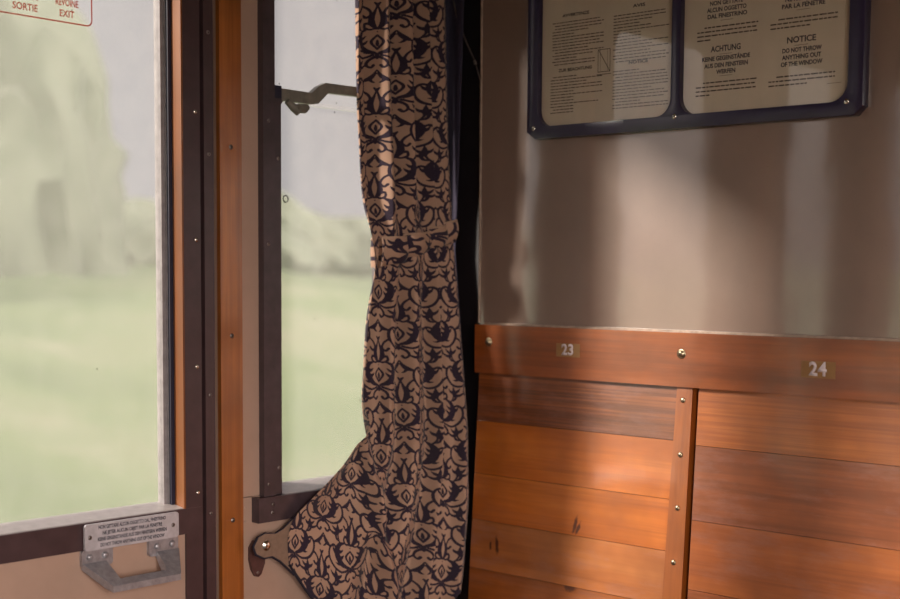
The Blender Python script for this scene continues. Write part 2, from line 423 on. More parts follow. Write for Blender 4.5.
# ------------------------------------------------------------------ door_1
d = empty('door_1', (0, -.83, 0)); tag(d, kind='structure')
op = (-1.050, -.588, .968, 1.92)         # clear opening in the leaf
obj('lower_panel', box(BM(), -.05, -.003, op[0] - .03, op[1] + .02, .10, .93), M['tan'], d, 0, smooth=False)
obj('bottom_rail', box(BM(), -.046, .002, DO[0], -.5555, .926, op[2]), M['brown'], d, .003)['label'] = 'dark brown rail under the door window'
st_r = obj('stile', box(BM(), -.046, .0015, op[1], -.5555, .10, 2.02), M['brown'], d, .003)
st_l = obj('stile', box(BM(), -.046, .0015, DO[0], op[0], .10, 2.02), M['brown'], d, .003)
bm = BM(); ringplate(bm, [(op[0] - .002, 1.80), (op[1] + .002, 1.80), (op[1] + .002, 2.02), (op[0] - .002, 2.02)][::1],
                     [], .05, lambda a, b, c: (-.046 + c, a, b)); bm.free()
# top rail with rounded inner corners
r_ = .065; pts = [(op[0], 2.02), (op[0], op[3] - r_)]
for k in range(9):
    an = PI - k / 8 * PI / 2; pts.append((op[0] + r_ + r_ * math.cos(an), op[3] - r_ + r_ * math.sin(an)))
for k in range(9):
    an = PI / 2 - k / 8 * PI / 2; pts.append((op[1] - r_ + r_ * math.cos(an), op[3] - r_ + r_ * math.sin(an)))
pts += [(op[1], op[3] - r_), (op[1], 2.02)]
pts = [p for i, p in enumerate(pts) if i == 0 or (abs(p[0] - pts[i - 1][0]) + abs(p[1] - pts[i - 1][1])) > 1e-6]
obj('top_rail', prism(BM(), pts, .05, lambda a, b, c: (-.046 + c, a, b)), M['brown'], d, 0)
sc_st = dome_mesh('domed_screw', .0040, .0026, M['chrome'], False, 'x')
for z in (.992, 1.2, 1.407, 1.613): put('screw', sc_st, (.0013, -.565, z), st_r)
# wooden liner of the window opening, seal and sash
bm = BM(); box(bm, -.024, .0010, op[1] - .0035, op[1] + .002, op[2], 1.90); jl = obj('jamb_liner', bm, M['jambwood'], d, .001)
jl['label'] = 'pale pine liner at the side of the door window'
bm = BM(); box(bm, -.024, .0010, op[0] - .002, op[0] + .0035, op[2], 1.90); obj('jamb_liner', bm, M['jambwood'], d, .001)
sash = empty('drop_sash', (0, 0, 0)); sash.parent = d; sash.matrix_parent_inverse = Matrix.Translation(-Vector(d.location))
def sub(name, bm, mat, bevel=.0015): return obj(name, bm, mat, sash, bevel)
bm = BM()
for y0, y1 in ((op[1] - .010, op[1] + .008), (op[0] - .008, op[0] + .010)): box(bm, -.036, -.0245, y0, y1, .94, 1.97)
sub('seal', bm, M['gasket'])
bm = BM()
for y0, y1 in ((op[1] - .0185, op[1] - .0085), (op[0] + .0085, op[0] + .0185)): box(bm, -.050, -.033, y0, y1, .95, 1.96)
for y0, y1 in ((op[1] - .012, op[1] - .008), (op[0] + .008, op[0] + .012)): box(bm, -.044, -.030, y0, y1, .95, 1.96)
sub('sash_frame', bm, M['sash'])
bm = BM(); hexa(bm, [(-.050, op[0], .95), (-.050, op[1], .95), (-.002, op[1], .95), (-.002, op[0], .95)],
                [(-.050, op[0], .976), (-.050, op[1], .976), (-.002, op[1], .9692), (-.002, op[0], .9692)])
sub('sash_sill', bm, M['sillmetal'])
pane = sub('window_pane', box(BM(), -.047, -.042, op[0] + .012, op[1] - .012, .955, 1.95), M['glass'], 0)
# emergency exit sticker printed on the glass
EX = lambda a, b, c: (-.0418 + c, a, b)
bm = BM()
y0, y1, z0, z1, r, w = -1.006, -.7225, 1.729, 1.860, .010, .0020
o_ = rrect(y0, y1, z0, z1, r); i_ = rrect(y0 + w, y1 - w, z0 + w, z1 - w, r - w)
for k in range(len(o_)):
    a, b = k, (k + 1) % len(o_); quad(bm, [EX(*o_[a], 0), EX(*o_[b], 0), EX(*i_[b], 0), EX(*i_[a], 0)])
for body, cy, cz, wd in (('SORTIE', -.834, 1.7425, .040), ('EXIT', -.766, 1.7425, .0245), ('REVOINE', -.7655, 1.7590, .038), ('USCITA', -.834, 1.7590, .040)):
    text_into(bm, body, .0145, EX, cy, cz, bold=.00025, width=wd)
solid_flat('exit_sticker', bm, M['red'], sash, XN, .0002)['label'] = 'red outlined exit sticker'
# notice plate and pull handle
pl = obj('notice_plate', prism(BM(), rrect(-.779, -.608, .9255, .9665, .005), .004, lambda a, b, c: (.005 + c, a, b)), M['alu'], d, .0006, 1)
pl['label'] = 'pale metal plate engraved with a four-language notice'
bm = BM()
for i, (t, wd) in enumerate((('NON GETTARE ALCUN OGGETTO DAL FINESTRINO', .122), ("NE JETER AUCUN OBJET PAR LA FENETRE", .108),
                             ('KEINE GEGENSTANDE AUS DEN FENSTERN WERFEN', .125), ('DO NOT THROW ANYTHING OUT OF THE WINDOW', .116))):
    text_into(bm, t, .0078, lambda a, b, c: (.0091, a, b), -.694,   .9598 - i * .0093, bold=.0002, width=wd)
solid_flat('engraving', bm, M['platetext'], pl, XN, .0001)
for y in (-.770, -.619): put('screw', dome_mesh('plate_screw', .0035, .0016, M['steel_dark'], True, 'x'), (.009, y, .946), pl)
bm = BM()
def lug(ya, yb, za, zb):
    prism(bm, rrect(ya, yb, za, zb, .005, 4), .007, lambda a, b, c: (-.003 + c, a, b))
lug(-.781, -.727, .899, .9265); lug(-.661, -.606, .899, .9265)
hexa(bm, [(.001, -.781, .897), (.001, -.740, .897), (.006, -.740, .906), (.006, -.781, .906)],
     [(.034, -.758, .868), (.034, -.737, .868), (.050, -.737, .876), (.050, -.758, .876)])
hexa(bm, [(.001, -.647, .897), (.001, -.606, .897), (.006, -.606, .906), (.006, -.647, .906)],
     [(.034, -.654, .868), (.034, -.633, .868), (.050, -.633, .876), (.050, -.654, .876)])
hexa(bm, [(.033, -.757, .868), (.051, -.757, .865), (.051, -.757, .875), (.033, -.757, .881)],
     [(.033, -.634, .868), (.051, -.634, .865), (.051, -.634, .875), (.033, -.634, .881)])
ph = obj('pull_handle', bm, M['cast'], d, .0018, 2); ph['label'] = 'cast aluminium pull handle under the notice plate'
rvh = dome_mesh('handle_rivet', .0056, .0042, M['cast'], False, 'x')
for y in (-.768, -.741, -.646, -.618): put('rivet', rvh, (.004, y, .9145), ph)

# ------------------------------------------------------------------ corner window
w = empty('window_1', (0, -.22, .95)); tag(w, kind='structure')
def wpart(name, bm, mat, bevel=.002, parent=None): return obj(name, bm, mat, parent or w, bevel)
fr = wpart('outer_frame', box(BM(), -.085, .014, -.4365, -.4115, .971, 1.985), M['brown_bar'], .003)
wpart('outer_frame', box(BM(), -.085, .014, -.4365, -.11, 1.955, 1.985), M['brown_bar'], .003)
wpart('inner_frame', box(BM(), -.060, .006, -.4120, -.3915, .971, 1.652), M['brown_bar'], .0025)
wpart('inner_frame', box(BM(), -.060, .003, -.4120, -.4080, 1.652, 1.955), M['brown_bar'], .002)
sr = wpart('sill_rail', box(BM(), -.085, .020, -.4530, -.020, .9275, .9705), M['brown_bar'], .003)
ss = wpart('sill_strip', hexa(BM(), [(-.045, -.3895, .962), (-.045, -.03, .962), (.012, -.03, .962), (.012, -.3895, .962)],
      [(-.045, -.3895, .981), (-.045, -.03, .981), (.012, -.03, .9715), (.012, -.3895, .9715)]), M['sillmetal'], .001)
g1 = wpart('window_pane', box(BM(), -.040, -.034, -.4035, -.081, .965, 1.66), M['glass'], 0)
wpart('window_pane', box(BM(), -.052, -.046, -.4035, -.081, 1.655, 1.957), M['glass'], 0)
wpart('side_frame', box(BM(), -.085, 0.006, -.093, -.071, .971, 1.955), M['brown_bar'], .002)
for y, z, q in ((-.438 + .012, 1.404, .014), (-.425, 1.611, .014), (-.427, .992, .014), (-.398, 1.017, .006), (-.398, 1.55, .006)):
    put('screw', sc_small, (q - .0005, y, z), fr)
put('screw', sc_small, (.0197, -.423, .957), sr); put('screw', sc_small, (.0197, -.424, .943), sr)
# ring mark on the pane
bm = BM(); tube(bm, [(-.0338, -.349 + .0058 * math.cos(a), 1.4855 + .0058 * math.sin(a)) for a in [2 * PI * k / 28 for k in range(29)]], .0010, 6, False)
wpart('ring_mark', bm, M['ink'], 0)
# window stay with its catch
bm = BM()
top = [(-.408, 1.671), (-.318, 1.6705), (-.302, 1.683), (-.285, 1.6915), (-.10, 1.6945)]
bot = [(-.10, 1.6785), (-.279, 1.6745), (-.287, 1.667), (-.302, 1.6535), (-.318, 1.6505), (-.381, 1.651), (-.398, 1.627), (-.408, 1.628)]
prism(bm, top + bot, .012, lambda a, b, c: (-.012 + c, a, b))
lv = wpart('window_stay', bm, M['lever'], .002); lv['label'] = 'grey cranked window stay arm across the pane'
bm = BM()
tube(bm, [(.002, -.375, 1.650), (.004, -.362, 1.640), (.006, -.352, 1.634)], [.0055, .0075, .0085], 10)
tube(bm, [(.006, -.358, 1.6385), (.0065, -.340, 1.6405), (.0065, -.333, 1.644)], [.008, .0085, .0055], 12)
wpart('catch_knob', bm, M['lever'], .0, lv)
boxo('pivot_plate', (-.014, .004, -.4075, -.3885, 1.645, 1.674), M['gasket'], lv, .002)

# further windows of the same side wall, out of the picture to the side of the door
w2 = empty('window_2', (0, -1.5, .95)); tag(w2, kind='structure')
bm = BM()
for a in ((W2[0] - .03, W2[0] + .012, .93, 1.985), (W2[1] - .012, W2[1] + .03, .93, 1.985), (W2[0], W2[1], .93, .972), (W2[0], W2[1], 1.95, 1.985)):
    box(bm, -.06, .014, *a)
obj('outer_frame', bm, M['brown_bar'], w2, 0)
obj('window_pane', box(BM(), -.046, -.04, W2[0], W2[1], .955, 1.96), M['glass'], w2, 0)

# opposite side of the carriage: a long row of windows lets the daylight in
bm = BM()
X0, X1 = 2.72, 2.80
box(bm, X0, X1, -3.2, .1, 0, .88); box(bm, X0, X1, -3.2, .1, 1.98, 2.25)
for y0, y1 in ((-3.2, -3.1), (-2.45, -2.3), (-1.3, .1)): box(bm, X0, X1, y0, y1, .88, 1.98)
tag(obj('wall_opposite', bm, M['tan'], None, 0, smooth=False), kind='structure')
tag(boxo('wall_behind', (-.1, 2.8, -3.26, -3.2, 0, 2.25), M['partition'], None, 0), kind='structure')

# =================================================================== THE BENCH
b = empty('wooden_bench', (.63, -.3, 0))
tag(b, 'varnished wooden bench back with seat numbers 23 and 24, fixed below the tan partition', 'bench')
XB0, XB1 = .134, 1.16
rail = obj('top_rail', box(BM(), XB0, XB1, -.036, 0, 1.174, 1.2635), M['railwood'], b, .004, 3)
boxo('edge_highlight', (XB0, XB1, -.012, -.0005, 1.2625, 1.2665), M['bead'], rail, .001)  # pale strip paints the chipped rail edge and its highlight
sc_rail = dome_mesh('dome_screw', .0062, .005, M['brass'], True, 'y', washer=.0085)
for x, z in ((.169, 1.232), (.596, 1.229), (1.06, 1.228)): put('screw', sc_rail, (x, -.0355, z), rail)
for body, x, z, s in (('23', .3565, 1.2245, .0265), ('24', .846, 1.2155, .029)):
    k = s / .0235
    np_ = obj('number_plate', box(BM(), x - .023 * k, x + .024 * k, -.0366, -.0355, z - .0105 * k, z + .0105 * k), M['numplate'], rail, 0)
    bm = BM(); text_into(bm, body, s, lambda a, b_, c: (a, -.0367, b_), x, z, bold=s * .035, spacing=1.08)
    solid_flat('numeral', bm, M['white'], np_, YN, .0003)
tilt = .062
fy = lambda z: -.022 - (1.176 - z) * tilt
def plank(bm, x0, x1, z0, z1, mi, gap=.0004):
    z0 += gap; z1 -= gap
    n = len(bm.faces)
    hexa(bm, [(x0, fy(z0), z0), (x1, fy(z0), z0), (x1, fy(z0) + .018, z0), (x0, fy(z0) + .018, z0)],
         [(x0, fy(z1), z1), (x1, fy(z1), z1), (x1, fy(z1) + .018, z1), (x0, fy(z1) + .018, z1)])
    bm.faces.ensure_lookup_table()
    for f in bm.faces[n:]: f.material_index = mi
bm = BM()
for z0, z1, mi in ((1.083, 1.176, 0), (.984, 1.083, 1), (.897, .984, 2), (.806, .897, 3), (.70, .806, 4), (.58, .70, 3), (.47, .58, 4)): plank(bm, XB0, .598, z0, z1, mi)
obj('back_panel', bm, PL[:5], b, 0)
bm = BM()
for z0, z1, mi in ((1.0785, 1.176, 0), (.955, 1.0785, 1), (.84, .955, 2), (.70, .84, 1), (.58, .70, 2), (.47, .58, 2)): plank(bm, .6225, XB1, z0, z1, mi)
obj('back_panel', bm, PL[5:], b, 0)
BX = lambda z, k: (.5835 - .020 * (1.176 - z)) + k * (.0305 + .020 * (1.176 - z))
bm = BM(); za, zb = .46, 1.176
hexa(bm, [(BX(za, 0), fy(za) - .006, za), (BX(za, 1), fy(za) - .006, za), (BX(za, 1), fy(za) + .012, za), (BX(za, 0), fy(za) + .012, za)],
     [(BX(zb, 0), fy(zb) - .006, zb), (BX(zb, 1), fy(zb) - .006, zb), (BX(zb, 1), fy(zb) + .012, zb), (BX(zb, 0), fy(zb) + .012, zb)])
bt = obj('batten', bm, M['battenwood'], b, .002)
sc_b = dome_mesh('batten_screw', .0048, .0026, M['brass'], True, 'y')
for x, z in ((.5965, 1.1515), (.597, 1.0610), (.597, .9725), (.595, .8815), (.594, .79)): put('screw', sc_b, (x, fy(z) - .0057, z), bt)
obj('seat', box(BM(), XB0, XB1, -.52, -.06, .425, .46), M['bench_under'], b, .008, 3)
for x in (.17, .62, 1.08): obj('support', box(BM(), x, x + .035, -.48, -.06, 0, .425), M['bench_under'], b, .003)
boxo('back_lath', (XB0, XB1, fy(1.0) + .0185, 0.0, .98, 1.01), M['bench_under'], b, 0)

# =================================================================== NOTICE FRAME
nf = empty('notice_frame', (.57, 0, 1.6))
tag(nf, 'navy metal frame holding two printed notices behind glass on the tan partition', 'notice frame')
ZT = 2.02
bm = BM()
outer = [(.262, 1.600), (.884, 1.600), (.8985, 1.613), (.8985, ZT), (.2425, ZT), (.2425, 1.613)]
ringplate(bm, outer, [rrect(.2665, .5535, 1.6215, 1.985, .030), rrect(.5705, .8735, 1.6215, 1.985, .030)], .020, WP)
frm = obj('frame', bm, M['navy'], nf, .0018, 2)
sc_n = dome_mesh('frame_screw', .0045, .0022, M['chrome'], True, 'y')
for x, z in ((.258, 1.619), (.562, 1.6195), (.873, 1.6205)): put('screw', sc_n, (x, -.0198, z), frm)
sh1 = boxo('notice_sheet', (.2645, .5575, -.0075, -.0065, 1.618, 1.99), M['paper'], nf, 0)
sh1['label'] = 'sheet of dense small print with a crossed box drawing'
sh2 = boxo('notice_sheet', (.5665, .8765, -.0075, -.0065, 1.618, 1.99), M['paper2'], nf, 0)
sh2['label'] = 'sheet of headed warnings in four languages'
for x0, x1 in ((.2635, .5590), (.5650, .8775)): boxo('glass_pane', (x0, x1, -.0135, -.0115, 1.617, 1.992), M['noticeglass'], nf, 0)
NP = lambda a, b, c: (a, -.00765, b)
def bars(bm, x0, x1, z, h, first=1., last=1., mi=0):
    """one line of print too small to read: separate word-length strokes"""
    x = x0 + (x1 - x0) * (1 - first); end = x0 + (x1 - x0) * last
    while x < end - .002:
        wd = min(random.uniform(.004, .013), end - x)
        quad(bm, [NP(x, z - h / 2, 0), NP(x + wd, z - h / 2, 0), NP(x + wd, z + h / 2, 0), NP(x, z + h / 2, 0)], mi)
        x += wd + .0016
bm = BM()
for z0, n, x0, x1 in ((1.802, 15, .290, .404), (1.7075, 13, .287, .402)):
    bm = BM()
    for i in range(n):
        z = z0 - i * .0052
        if x1 > .39 and 1.706 < z < 1.748: bars(bm, x0, .385, z, .0017, random.choice((1, 1, .95)), random.choice((1, .95, .6, 1)))
        else: bars(bm, x0, x1, z, .0017, random.choice((1, 1, .95)), random.choice((1, .95, .7, 1, .45)))
    solid_flat('paragraph', bm, M['bodyink'], sh1, YN, .0001)
for z0, n in ((1.800, 16), (1.706, 13)):
    bm = BM()
    for i in range(n):
        z = z0 - i * .0052; bars(bm, .425, .540, z, .0017, random.choice((1, 1, .95)), random.choice((1, .95, .7, 1, .5)))
    solid_flat('paragraph', bm, M['bodyink'], sh1, YN, .0001)
bm = BM()
for x0, x1, z0, z1 in ((.392, .3932, 1.708, 1.747), (.4178, .419, 1.708, 1.747), (.392, .419, 1.746, 1.7472), (.392, .419, 1.7078, 1.709), (.390, .421, 1.7035, 1.7047)):
    quad(bm, [NP(x0, z0, 0), NP(x1, z0, 0), NP(x1, z1, 0), NP(x0, z1, 0)])
quad(bm, [NP(.393, 1.746, 0), NP(.3945, 1.746, 0), NP(.4185, 1.709, 0), NP(.417, 1.709, 0)])
for x in (.397, .4125): quad(bm, [NP(x, 1.709, 0), NP(x + .0006, 1.709, 0), NP(x + .0006, 1.746, 0), NP(x, 1.746, 0)])
solid_flat('crossed_box_drawing', bm, M['bodyink'], sh1, YN, .0001)
for body, cx, cz, wd in (('AVVERTENZE', .342, 1.8135, .060), ('AVIS', .478, 1.8125, .026), ('ZUR BEACHTUNG', .342, 1.7185, .075), ('NOTICE', .478, 1.7185, .040)):
    bm = BM(); text_into(bm, body, .0075, NP, cx, cz, width=wd, bold=.0002)
    solid_flat('heading', bm, M['ink'], sh1, YN, .0001)
for body, cx, cz, s, wd in (('AVVISO', .650, 1.8135, .0135, .062), ('NON GETTATE', .650, 1.797, .0095, .062), ('ALCUN OGGETTO', .651, 1.7865, .0095, .074), ('DAL FINESTRINO', .652, 1.7762, .0095, .074),
                            ('AVIS', .789, 1.8135, .0135, .040), ('NE RIEN JETER', .788, 1.7865, .0095, .062), ('PAR LA FENETRE', .789, 1.776, .0095, .075),
                            ('ACHTUNG', .651, 1.7237, .0130, .056), ('KEINE GEGENSTÄNDE', .651, 1.7085, .0095, .090), ('AUS DEN FENSTERN', .652, 1.6975, .0095, .082), ('WERFEN', .652, 1.687, .0095, .036),
                            ('NOTICE', .787, 1.7237, .0130, .050), ('DO NOT THROW', .788, 1.708, .0095, .068), ('ANYTHING OUT', .788, 1.6975, .0095, .068), ('OF THE WINDOW', .788, 1.687, .0095, .072)):
    bm = BM(); text_into(bm, body, s, NP, cx, cz, width=wd, bold=.00030)
    solid_flat('heading', bm, M['blueink'], sh2, YN, .0001)
for x0, x1, z0, n in ((.596, .710, 1.7595, 4), (.732, .848, 1.7575, 3), (.595, .709, 1.671, 4), (.731, .846, 1.669, 3)):
    bm = BM()
    for i in range(n):
        bars(bm, x0, x1, z0 - i * .0066, .0022, .88 if i == 0 else 1, (.25 if n == 4 and i == 3 else (.6 if i == n - 1 else 1)))
    solid_flat('paragraph', bm, M['bodyink'], sh2, YN, .0001)
for cx, z in ((.651, 1.7152), (.787, 1.7152), (.652, 1.769), (.789, 1.769), (.652, 1.6805), (.845, 1.652)):
    bm = BM(); quad(bm, [NP(cx - .012, z - .0003, 0), NP(cx + .012, z - .0003, 0), NP(cx + .012, z + .0003, 0), NP(cx - .012, z + .0003, 0)])
    solid_flat('rule_line', bm, M['bodyink'], sh2, YN, .0001)

# =================================================================== CURTAIN
# ornament: scrolling leaf motif as a distance field in millimetres, repeated with a half drop
CW, CH = 124., 150.
def spline(pts, n=6):
    P = np.array(pts, float)
    if len(P) < 3: return P
    E = np.vstack([2 * P[0] - P[1], P, 2 * P[-1] - P[-2]]); out = []
    for i in range(1, len(E) - 2):
        for k in range(n):
            t = k / n; a, b_, c, d_ = E[i - 1], E[i], E[i + 1], E[i + 2]
            out.append(.5 * ((2 * b_) + (-a + c) * t + (2 * a - 5 * b_ + 4 * c - d_) * t * t + (-a + 3 * b_ - 3 * c + d_) * t ** 3))
    out.append(P[-1]); return np.array(out)
STROKES = [
    [(0, 15, 1.5), (7.5, 3, 1.9), (0, -10, 1.5)], [(0, 6, 1.2), (0, 0, 2.4), (0, -4, 1.0)],
    [(3, -16, 2), (13, -13, 4.2), (22, -4, 6.2), (26, 8, 5.6), (22, 19, 3.6), (13, 25, 1.4)],
    [(22, -3, 4), (15, 1, 2.2), (11, 6, .6)], [(26, 8, 4), (18, 9, 2.4), (13, 14, .6)], [(26, 3, 4), (33, 6, 2.4), (37, 12, .5)],
    [(18, -9, 4), (24, -13, 2), (30, -12, .5)],
    [(5, -20, 1.6), (19, -25, 2.0), (34, -20, 2.2), (43, -7, 2.2), (43, 7, 2.1), (36, 14, 2.0), (29.5, 11, 1.9), (31, 5, 2.4)],
    [(0, -19, 3.0), (0, -26, 1.8)],
    [(2, -23, 2), (10, -29, 2.0), (13, -37, 1.9), (8, -42, 1.8), (4.5, -38, 2.2)],
    [(1, 26, 1.6), (6.5, 35, 4.2), (7, 45, 3.6), (3.5, 56, 2.0), (.6, 66, 1.0)],
    [(2, 27, 1.5), (9, 25, 1.7), (15, 29, 1.8), (14, 36, 1.7), (10.5, 35, 2.0)],
    [(0, 68, 2.6), (3.5, 72, 1.4)],
    [(22, 21, 1.4), (28, 28, 1.5), (31, 36, 1.6)], [(31, 35, 3.2), (31, 42, 3.4), (31, 50, .7)], [(31, 38, 3.2), (24, 41, 2.4), (20, 46, .6)], [(31, 38, 3.2), (38, 41, 2.4), (43, 46, .6)],
    [(43, -7, 1.7), (51, -14, 1.8), (54, -23, 1.8), (49, -29, 1.8), (45, -25, 2.2)],
    [(44, 9, 1.7), (52, 13, 3.4), (58, 20, 2.6), (61, 28, .7)], [(52, 13, 2.6), (56, 8, 1.8), (60, 6, .6)],
    [(14, -38, 1.4), (22, -42, 2.4), (30, -40, 3.2), (36, -33, .8)], [(26, -42, 2.2), (30, -49, 2.0), (36, -52, .6)],
    [(0, -47, 1.5), (0, -47.1, 1.5)], [(0, -53, 1.2), (0, -53.1, 1.2)], [(0, 21, 1.3), (0, 21.1, 1.3)],
]
def field():
    R = .6; nx, ny = int(round(CW / R)), int(round(CH / R))
    U, V = np.meshgrid((np.arange(nx)) * CW / nx, (np.arange(ny)) * CH / ny)
    D = np.full(U.shape, 1e3)
    segs = []
    for s in STROKES:
        p = spline(s)
        for a, c in zip(p, p[1:]):
            for m_ in (1, -1): segs.append(((a[0] * m_, a[1], a[2]), (c[0] * m_, c[1], c[2])))
    A = np.array([s[0] for s in segs]); B = np.array([s[1] for s in segs])
    centers = [(i * CW + h * CW / 2, j * CH + h * CH / 2) for h in (0, 1) for i in (-1, 0, 1, 2) for j in (-1, 0, 1, 2)]
    for cx, cy in centers:
        if cx < -70 or cx > CW + 70 or cy < -85 or cy > CH + 85: continue
        m_ = (abs(U - cx) < 72) & (abs(V - cy) < 82)
        if not m_.any(): continue
        u = (U[m_] - cx)[:, None]; v = (V[m_] - cy)[:, None]
        best = np.full(u.shape[0], 1e3)
        for k0 in range(0, len(A), 64):
            a, c = A[k0:k0 + 64], B[k0:k0 + 64]
            dx, dy = c[:, 0] - a[:, 0], c[:, 1] - a[:, 1]
            t = np.clip(((u - a[:, 0]) * dx + (v - a[:, 1]) * dy) / (dx * dx + dy * dy + 1e-9), 0, 1)
            q = np.hypot(u - a[:, 0] - t * dx, v - a[:, 1] - t * dy) - (a[:, 2] + t * (c[:, 2] - a[:, 2]))
            best = np.minimum(best, q.min(1))
        D[m_] = np.minimum(D[m_], best)
    return D
FIELD = field()
def ornament(u, v):
    """u, v in metres -> signed distance in mm (negative inside the dark figure)"""
    ny, nx = FIELD.shape
    a = (u * 1000 / CW * nx) % nx; b_ = (v * 1000 / CH * ny) % ny
    i0 = np.floor(a).astype(int) % nx; j0 = np.floor(b_).astype(int) % ny; fa = a - np.floor(a); fb = b_ - np.floor(b_)
    i1 = (i0 + 1) % nx; j1 = (j0 + 1) % ny
    return (FIELD[j0, i0] * (1 - fa) + FIELD[j0, i1] * fa) * (1 - fb) + (FIELD[j1, i0] * (1 - fa) + FIELD[j1, i1] * fa) * fb
def sstep(a, b_, x):
    t = np.clip((x - a) / (b_ - a), 0, 1); return t * t * (3 - 2 * t)

# left edge of the cloth from the top hem down to the fastening tab: t, x, y, z
LT = np.array([(0, .045, -.238, 1.975), (.09, .045, -.235, 1.836), (.21, .045, -.230, 1.663), (.27, .045, -.224, 1.576), (.33, .045, -.218, 1.488),
               (.375, .044, -.211, 1.425), (.41, .044, -.203, 1.366), (.455, .045, -.215, 1.308), (.50, .045, -.225, 1.254), (.56, .045, -.232, 1.182),
               (.61, .045, -.239, 1.128), (.66, .045, -.242, 1.083), (.70, .044, -.252, 1.055), (.76, .042, -.285, 1.018), (.83, .038, -.338, .975),
               (.91, .031, -.390, .930), (.955, .026, -.398, .895), (1.0, .026, -.394, .845)])
RT = np.array([(0, .050, -.030, 1.975), (.20, .058, -.030, 1.690), (.30, .066, -.032, 1.560), (.37, .078, -.034, 1.465), (.41, .084, -.034, 1.405),
               (.50, .097, -.036, 1.29), (.60, .112, -.038, 1.18), (.72, .131, -.044, 1.07), (.85, .143, -.050, .93), (1.0, .133, -.052, .778)])
def smooth_interp(t, tab, k):
    # monotone piecewise smoothing of the table by averaging three shifted lookups
    return sum(np.interp(np.clip(t + d_, 0, 1), tab[:, 0], tab[:, k]) for d_ in (-.012, 0, .012)) / 3
def cloth_point(S, Tt):
    Lx, Ly, Lz = (smooth_interp(Tt, LT, k) for k in (1, 2, 3)); Rx, Ry, Rz = (smooth_interp(Tt, RT, k) for k in (1, 2, 3))
    low = sstep(.45, 1.0, Tt)
    sag = np.interp(S, [0, .1, .2, .35, .5, .7, .86, .93, 1], [0, .045, .085, .14, .155, .135, .095, .03, 0])
    s2 = S
    x = Lx + (Rx - Lx) * s2; y = Ly + (Ry - Ly) * s2
    z = Lz + (Rz - Lz) * s2 - sag * low ** 1.6
    # plan normal, towards the room
    nx_, ny_ = (Ry - Ly), -(Rx - Lx); ln = np.hypot(nx_, ny_); nx_, ny_ = nx_ / ln, ny_ / ln
    tie = np.exp(-((Tt - .392) / .05) ** 2)
    amp = .032 * (1 - .66 * tie) * (1 + .25 * low)
    flat = sstep(.62, .95, Tt) * (1 - sstep(.18, .55, S))             # the corner drawn tight to the tab has no folds
    amp = amp * (1 - .85 * flat)
    warp = S + .018 * np.sin(5 * Tt + 3 * S) - .05 * sstep(.4, 1, Tt) * np.sin(PI * S)
    f = (1 - 2 * np.abs(np.sin(PI * (4.1 * warp + .12))) ** 1.3) * .55 + np.sin(2 * PI * (6.9 * warp + .31 + .25 * Tt)) * .22 + np.sin(2 * PI * (1.6 * warp + .55)) * .30
    off = amp * f
    # upper leading edge turned back towards the pane
    curl = (1 - sstep(.04, .17, S)) * (1 - sstep(.30, .40, Tt))
    off = off - .020 * curl + .010 * np.exp(-((S - .20) / .05) ** 2) * (1 - sstep(.33, .42, Tt))
    # fold of the leading edge hanging straight down over the drawn corner
    yy = y; ridge = np.exp(-((yy + .243 - .10 * (Tt - .66)) / .012) ** 2) * sstep(.58, .68, Tt) * (1 - sstep(.86, .93, Tt))
    off = off + .040 * ridge
    # soft pull folds radiating from the tab
    dz = (z - .885); dy = (y + .42); ang = np.arctan2(dz, np.maximum(dy, 1e-3)); rad = np.hypot(dz, dy)
    pull = np.sin(ang * 9 + .6) * .006 * sstep(.05, .14, rad) * (1 - sstep(.20, .34, rad)) * sstep(.6, .8, Tt)
    off = off + pull
    # right side rolls back towards the partition
    back = sstep(.86, 1.0, S)
    off = off * (1 - .6 * back) - .014 * back
    return np.stack([np.maximum(x + nx_ * off, .016), np.minimum(y + ny_ * off, -.004), z], -1)
def grid_mesh(name, P, orn, mat, parent, thick=.0012):
    ny, nx = P.shape[:2]
    me = bpy.data.meshes.new(name)
    co = P.reshape(-1, 3)
    idx = np.arange(nx * ny).reshape(ny, nx)
    q = np.stack([idx[:-1, :-1], idx[1:, :-1], idx[1:, 1:], idx[:-1, 1:]], -1).reshape(-1, 4)
    me.vertices.add(len(co)); me.vertices.foreach_set('co', co.astype(np.float32).ravel())
    me.loops.add(q.size); me.loops.foreach_set('vertex_index', q.ravel().astype(np.int32))
    me.polygons.add(len(q)); me.polygons.foreach_set('loop_start', np.arange(0, q.size, 4, dtype=np.int32))
    me.polygons.foreach_set('loop_total', np.full(len(q), 4, dtype=np.int32))
    me.update(calc_edges=True); me.validate()
    me.polygons.foreach_set('use_smooth', [True] * len(me.polygons))
    if orn is not None:
        at = me.attributes.new('ornament', 'FLOAT', 'POINT'); at.data.foreach_set('value', orn.astype(np.float32).ravel())
    o = link_mesh(name, me, mat, parent)
    if thick:
        md = o.modifiers.new('thickness', 'SOLIDIFY'); md.thickness = thick; md.offset = 0
    return o
cur = empty('curtain', (.06, -.16, .78))
tag(cur, 'tan curtain with navy scroll pattern, gathered by a tieband beside the corner window', 'curtain')
NS, NT = 330, 860
S, Tt = np.meshgrid(np.linspace(0, 1, NS), np.linspace(0, 1, NT))
P = cloth_point(S, Tt)
du = np.linalg.norm(np.diff(P, axis=1), axis=2); U = np.concatenate([np.zeros((NT, 1)), np.cumsum(du[:, ::-1], axis=1)], 1)[:, ::-1]
dv = np.linalg.norm(np.diff(P, axis=0), axis=2); V = np.concatenate([np.zeros((1, NS)), np.cumsum(dv, axis=0)], 0)
V = -V
PS = 1.0
base_len = np.linalg.norm(P[:, -1] - P[:, 0], axis=1)[:, None]
Usm = (1 - S) * (.10 + base_len * .95)
